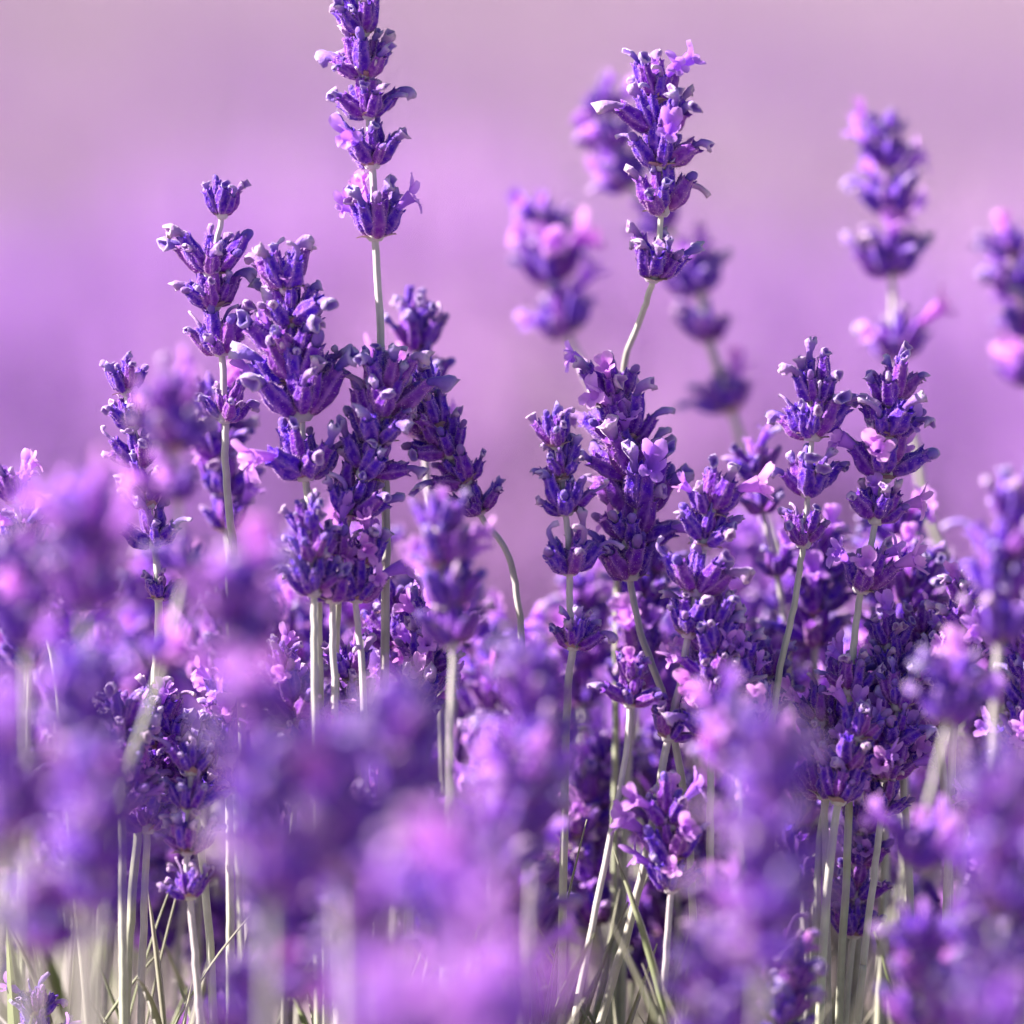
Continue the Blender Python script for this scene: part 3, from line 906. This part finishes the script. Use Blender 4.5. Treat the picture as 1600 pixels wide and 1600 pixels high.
# blurred flowers standing before the sharp row
near = [
 ("large blurred lavender flower on a pinkish stalk before the leaning spike", [(262, 590), (272, 680), (280, 800), (286, 900), (255, 1040), (190, 1250), (160, 1500)],
  [(650, 1.0, .1), (700, 1.05, 0), (780, .9, .1), (900, .8, 0), (1040, .8, .1)], -.075, 61),
 ("big blurred purple bloom with pink petals before the slim open tiered flower", [(375, 870), (380, 950), (385, 1030), (390, 1200), (395, 1600)],
  [(930, 1.0, .3), (985, 1.15, .3), (1030, 1.0, .1)], -.115, 62),
 ("highest blurred lilac bloom, pink topped, beside the leaning hooked spike", [(125, 760), (130, 850), (130, 940), (140, 1100), (150, 1500)],
  [(840, 1.0, .55), (900, 1.15, .3), (950, 1.05, .1)], -.12, 63),
 ("blurred violet bloom touching the highest blurred lilac bloom", [(30, 840), (35, 920), (40, 1000), (50, 1300)],
  [(905, 1.0, .3), (960, 1.1, .3), (1010, 1.0, .1)], -.10, 64),
 ("blurred pink topped bloom below the highest blurred lilac bloom", [(130, 1030), (130, 1110), (125, 1200), (120, 1600)],
  [(1085, 1.0, .55), (1140, 1.1, .3), (1200, 1.1, .1), (1260, 1.0, .1)], -.12, 65),
 ("dark blurred lavender mass with a pale pink spot before the bundle of stems", [(520, 1130), (525, 1220), (530, 1330), (535, 1600)],
  [(1180, 1.0, .1), (1240, 1.15, .1), (1300, 1.15, .3), (1360, 1.15, 0)], -.15, 66),
 ("deep indigo blurred lavender head beneath the pinkish flower", [(630, 1080), (630, 1180), (625, 1280), (620, 1600)],
  [(1140, 1.0, 0), (1190, 1.1, 0), (1240, 1.15, .1), (1300, 1.1, 0)], -.14, 67),
 ("blurred indigo lavender spike with pink stalk between the two dark masses", [(395, 1060), (405, 1150), (415, 1260), (420, 1400), (420, 1700)],
  [(1120, 1.0, .3), (1190, 1.0, 0), (1260, 1.1, .1), (1330, 1.1, 0), (1400, 1.1, .1)], -.16, 68),
 ("blurred purple spike below the arched stem", [(825, 1010), (830, 1100), (835, 1200), (830, 1400), (825, 1700)],
  [(1070, .9, .1), (1115, 1.0, 0), (1170, 1.0, .1), (1230, 1.0, 0), (1300, 1.0, .1)], -.09, 69),
 ("very large dark blurred lavender spike beside the crossing stems", [(1210, 1130), (1205, 1230), (1200, 1350), (1190, 1500), (1185, 1700)],
  [(1190, 1.0, .3), (1250, 1.1, .1), (1310, 1.15, 0), (1370, 1.2, 0), (1440, 1.2, 0), (1510, 1.1, .1)], -.15, 70),
 ("pink blurred petal clump leaning at the very large dark spike", [(1135, 1090), (1140, 1160), (1150, 1240), (1155, 1500), (1150, 1700)],
  [(1150, .9, .55), (1200, .9, .55)], -.075, 71),
 ("dark blurred lavender mass beneath the blurred mauve spike", [(1575, 1180), (1570, 1280), (1560, 1400), (1550, 1700)],
  [(1240, 1.0, .1), (1300, 1.15, 0), (1360, 1.1, 0), (1430, 1.1, .1)], -.14, 72),
 ("blurred mauve lavender spike rising above the dark blurred mass below it", [(1590, 740), (1580, 830), (1565, 920), (1560, 1010), (1550, 1200)],
  [(820, 1.0, .1), (880, 1.1, 0), (940, 1.1, .1), (1000, 1.0, .1)], -.06, 73),
 ("blurred lavender head on a thick pale bent stem", [(1500, 1010), (1495, 1080), (1478, 1140), (1440, 1290), (1405, 1400), (1350, 1560), (1320, 1640)],
  [(1085, .9, .1), (1130, .9, .1), (1350, .9, .3)], -.07, 74),
 ("violet blurred head below the blurred violet and pink topped blooms", [(10, 1130), (10, 1220), (15, 1320), (20, 1600)],
  [(1190, 1.0, .3), (1250, 1.1, .1), (1310, 1.1, .3)], -.17, 75),
 ("dark blurred head beneath the blurred pink topped bloom", [(150, 1180), (145, 1280), (140, 1380), (140, 1700)],
  [(1240, 1.0, 0), (1300, 1.1, .1), (1360, 1.15, 0), (1420, 1.0, .1)], -.14, 76),
 ("larger pale lilac bloom, most out of focus of all", [(640, 1530), (640, 1620), (640, 1720), (640, 1820)],
  [(1600, 1.0, .55), (1660, 1.1, .55), (1720, 1.1, .55)], -.27, 77),
 ("smaller pale lilac bloom beside the most out of focus one", [(770, 1540), (770, 1640), (770, 1820)],
  [(1610, 1.0, .55), (1680, 1.1, .55)], -.22, 78),
 ("blurred blue violet head low before the long pale leaves", [(420, 1380), (425, 1470), (430, 1560), (430, 1700)],
  [(1440, 1.0, 0), (1490, 1.1, .1), (1560, 1.1, 0)], -.12, 79),
 ("blurred indigo head low beside the pale lilac bloom", [(560, 1350), (560, 1430), (565, 1520), (570, 1700)],
  [(1400, 1.0, 0), (1450, 1.1, 0), (1510, 1.0, .1)], -.14, 80),
 ("soft violet blurred clump beneath the purple spike", [(700, 1280), (705, 1370), (710, 1450), (710, 1700)],
  [(1350, 1.0, .1), (1410, 1.1, .1), (1460, 1.1, .3)], -.20, 81),
 ("dark blurred bud cluster at the foot of the very large dark spike", [(1110, 1460), (1115, 1540), (1115, 1620), (1110, 1720)],
  [(1520, 1.0, .1), (1580, 1.0, 0), (1640, 1.0, .1)], -.10, 82),
 ("violet blurred lavender head at the foot of the thick pale bent stem", [(1440, 1430), (1440, 1510), (1435, 1600), (1430, 1700)],
  [(1490, .9, .1), (1550, 1.0, .1), (1610, 1.0, .1)], -.08, 83),
 ("indigo blurred head just above the tiny sharp head", [(60, 1380), (60, 1460), (55, 1540), (55, 1700)],
  [(1430, 1.0, .1), (1480, 1.1, .1)], -.13, 84),
]
for lab, ax, wh, dep, sd in near:
    if -.2 < dep < -.08:                    # these heads are mostly in closed bud
        wh = [(a, b, {.55: .3, .3: .1}.get(c, 0)) for a, b, c in wh]
    soft(lab, ax, wh, dep, seed=sd)

# fillers: the rest of the bush, behind and between
rf = random.Random(77)
ANCHORS = [(30, "the blurred violet bloom"), (130, "the highest lilac bloom"), (240, "the leaning hooked spike"),
           (350, "the slim tiered flower"), (470, "the dense bushy head"), (545, "the bundle of stems"), (610, "the tallest flower"),
           (700, "the pinkish flower"), (810, "the arched stem"), (890, "the slender dark spike"), (985, "the broad head"),
           (1075, "the crossing stems"), (1190, "the large dark spike"), (1255, "the two tiered head"),
           (1345, "the wide lower tier"), (1430, "the thick bent stem"), (1510, "the curled tube spike"), (1590, "the blurred mauve spike")]
def anchor(x):
    return min(ANCHORS, key=lambda a: abs(a[0] - x))[1]
def filler(n, y_rng, d_rng, label, group, seed0, sharp=False, petals=(0, .1, .1, .3, .55), xr=(-60, 1660), skip=()):
    for i in range(n):
        x = xr[0] + (xr[1] - xr[0]) * (i + rf.random()) / n
        if any(a < x < b for a, b in skip):
            continue
        y = rf.uniform(*y_rng)
        d = rf.uniform(*d_rng)
        ln = rf.uniform(150, 260)
        lean = rf.gauss(0, 35)
        ax = [(x + lean, y), (x + lean * .5, y + ln * .5), (x, y + ln), (x - lean * .4, y + ln + 180), (x - lean * .6, y + ln + 400)]
        wh = [(a, b, rf.choice(petals)) for a, b in auto_whorls(rf, y + 30, y + ln, rf.randint(3, 5))]
        mean = sum(w[2] for w in wh) / len(wh)
        lab = label.format(pose="leaning" if abs(lean) > 30 else "upright", tiers={3: "three", 4: "four", 5: "five"}[len(wh)],
                           look="many open petals" if mean > .24 else "few open petals" if mean > .07 else "closed cups", where=anchor(x))
        flower(lab, ax, wh, dep=d, sharp=sharp, group=group, seed=seed0 + i, stem_r=.62)
filler(46, (930, 1130), (.03, .16), "{pose} blurred flower of {tiers} tiers with {look} behind {where}",
       "flowers in the thicket behind the sharp row", 1000)
filler(46, (1120, 1420), (.02, .12), "low {pose} flower of {tiers} tiers with {look} deep beside {where}",
       "low flowers deep between the stems", 2000)
filler(20, (1180, 1480), (-.10, -.03), "low {pose} flower of {tiers} tiers with {look} before {where}",
       "low flowers before the sharp row", 3000, petals=(0, 0, .1, .1, .3), skip=((50, 400), (830, 1110), (1270, 1480)))
filler(9, (1400, 1560), (-.16, -.09), "hazy {pose} flower of {tiers} tiers with {look} well before {where}",
       "short flowers well before the sharp row", 4000, petals=(0, 0, .1), xr=(400, 1640), skip=((600, 1110), (1260, 1460)))

filler(26, (770, 930), (.03, .11), "tall soft {pose} flower of {tiers} tiers with {look} behind {where}",
       "soft flowers between the sharp heads", 5000, xr=(-40, 1660), skip=((730, 850),))
filler(22, (900, 1120), (-.012, .02), "sharp {pose} flower of {tiers} tiers with {look} low beside {where}",
       "shorter sharp flowers between the tall ones", 6000, sharp=True, xr=(150, 1640), skip=((740, 1110),), petals=(0, .1, .3, .55))

# ------------------------------------------------------------------ leafy shoots at the foot
def leaf_mb(rng, ln, wd, bend):
    mb = MB()
    n = 7
    v, t, f = [], [], []
    for i in range(n):
        s = i / (n - 1)
        w = wd * (math.sin(math.pi * min(1, .12 + s * .88)) ** .7 * .9 + .08) if s < 1 else wd * .06
        x = math.sin(bend * s) * ln * s * .6
        z = math.cos(bend * s * .6) * ln * s
        v += [(x + w * .25, -w, z), (x, 0, z), (x + w * .25, w, z), (x - .25 * MM, 0, z)]
        t += [s] * 4
    for i in range(n - 1):
        a, b = i * 4, i * 4 + 4
        f += [(a, a + 1, b + 1, b), (a + 1, a + 2, b + 2, b + 1), (a + 2, a + 3, b + 3, b + 2), (a + 3, a, b, b + 3)]
    mb.add(v, f, t, LEAF, rnd=rng.random())
    return mb
rl = random.Random(8)
LEAVES = [leaf_mb(rl, rl.uniform(26, 44) * MM, rl.uniform(.6, 1.15) * MM, rl.uniform(-.1, .9)).mesh("leaf") for _ in range(10)]

def shoot(label, px, py, dep, n, seed, group=None):
    rng = random.Random(seed)
    top = P(px, py, dep)
    root_loc = Vector((top.x + rng.uniform(-.02, .02), top.y + rng.uniform(-.01, .03), 0))
    props = dict(label=label, category="leafy shoot")
    if group:
        props['group'] = group
    root = link("lavender_shoot", None, None, Matrix.Translation(root_loc), **props)
    tl = top - root_loc
    pts = [Vector((0, 0, -.004)), Vector((tl.x * .3, tl.y * .3, tl.z * .4)), Vector((tl.x * .8, tl.y * .8, tl.z * .75)), Vector((tl.x, tl.y, tl.z - .02))]
    c = catmull(pts, 5)
    mb = MB()
    sweep(c, [(1.0 - .5 * i / (len(c) - 1)) * MM for i in range(len(c))], 7, mb, STEM, tt=[.3 * i / (len(c) - 1) for i in range(len(c))], rnd=rng.random())
    link("stem", mb.mesh("stem"), root)
    for i in range(n):
        f = 1 - (i / n) ** 1.1 * .42
        k = f * (len(c) - 1)
        q = c[int(k)].lerp(c[min(len(c) - 1, int(k) + 1)], k - int(k))
        az = i * 2.4 + rng.uniform(-.4, .4)
        tilt = rng.uniform(.08, .5)
        link("leaf", rng.choice(LEAVES), root, Matrix.Translation(q) @ Matrix.Rotation(az, 4, 'Z') @ Matrix.Rotation(tilt, 4, 'Y') @ Matrix.Scale(rng.uniform(.7, 1.1), 4))
for i, (x, y, d, lab) in enumerate([
    (260, 1430, .0, "green grey leafy shoot, tallest among the leaves below the blurred pinkish stalk"),
    (215, 1470, .01, "upright leafy shoot beside the tallest green grey leaves"),
    (345, 1500, .0, "leafy shoot with pale blades below the big blurred purple bloom"),
    (110, 1490, .005, "leafy shoot with pale long blades by the tiny sharp head"),
    (620, 1420, .01, "pale leafy shoot poking up by the indigo heads"),
    (850, 1400, .0, "pale straw coloured shoot beside the long crossing stem"),
    (900, 1460, .005, "short pale shoot at the foot of the long crossing stem"),
    (1000, 1530, .0, "low leafy shoot between the two long pale stems"),
    (1440, 1480, .01, "thin leafy shoot below the tangled stems"),
    (1540, 1520, .0, "leafy shoot at the foot of the dark blurred mass")]):
    shoot(lab, x, y, d, 16, 300 + i)
for i in range(60):
    sx = rf.uniform(-100, 1700)
    shoot("short leafy shoot crowding the foot of " + anchor(sx), sx, rf.uniform(1450, 1700), rf.uniform(-.05, .14), 14, 500 + i,
          "leafy shoots at the foot of the bush")

# the cushion of small grey leaves under the front row
nr = np.random.default_rng(21)
V, F, T, RN = [], [], [], []
for i in range(15000):
    x = nr.uniform(-.36, .36); u = nr.uniform(-1, 1); y = .04 + u * .30
    zt = nr.uniform(.01, .10 + .23 * math.sqrt(max(0, 1 - u * u)))
    d = np.array([nr.normal(0, .45), nr.normal(0, .45) + u * .5, 1.0]); d /= np.linalg.norm(d)
    ln = nr.uniform(.022, .045); w = nr.uniform(.0009, .0016)
    sd = np.cross(d, [nr.normal(), nr.normal(), .1]); sd /= np.linalg.norm(sd)
    up = np.cross(sd, d) * w * .5
    b = np.array([x, y, zt]); m = b + d * ln * .5 + up
    V.append(np.array([b - sd * w * .5, b + sd * w * .5, m + sd * w, m - sd * w, b + d * ln, m - up * 2]))
    F += [tuple(k + i * 6 for k in q) for q in ((0, 1, 2, 5), (0, 5, 3), (5, 2, 4), (3, 5, 4))]
    T += [.1, .1, .6, .6, 1, .5]; RN += [nr.random()] * 6
cm = bpy.data.meshes.new("lavender_leaves")
cm.from_pydata([tuple(p) for p in np.vstack(V)], [], F)
for nm, data in (("t", T), ("rnd", RN)):
    at = cm.attributes.new(nm, 'FLOAT', 'POINT'); at.data.foreach_set("value", np.array(data, dtype=np.float32))
cm.materials.append(M['leaf'])
link("lavender_leaves", cm, None, None, kind="stuff", label="cushion of narrow grey green leaves under the front row", category="leaves")
print("field tris", nt_)
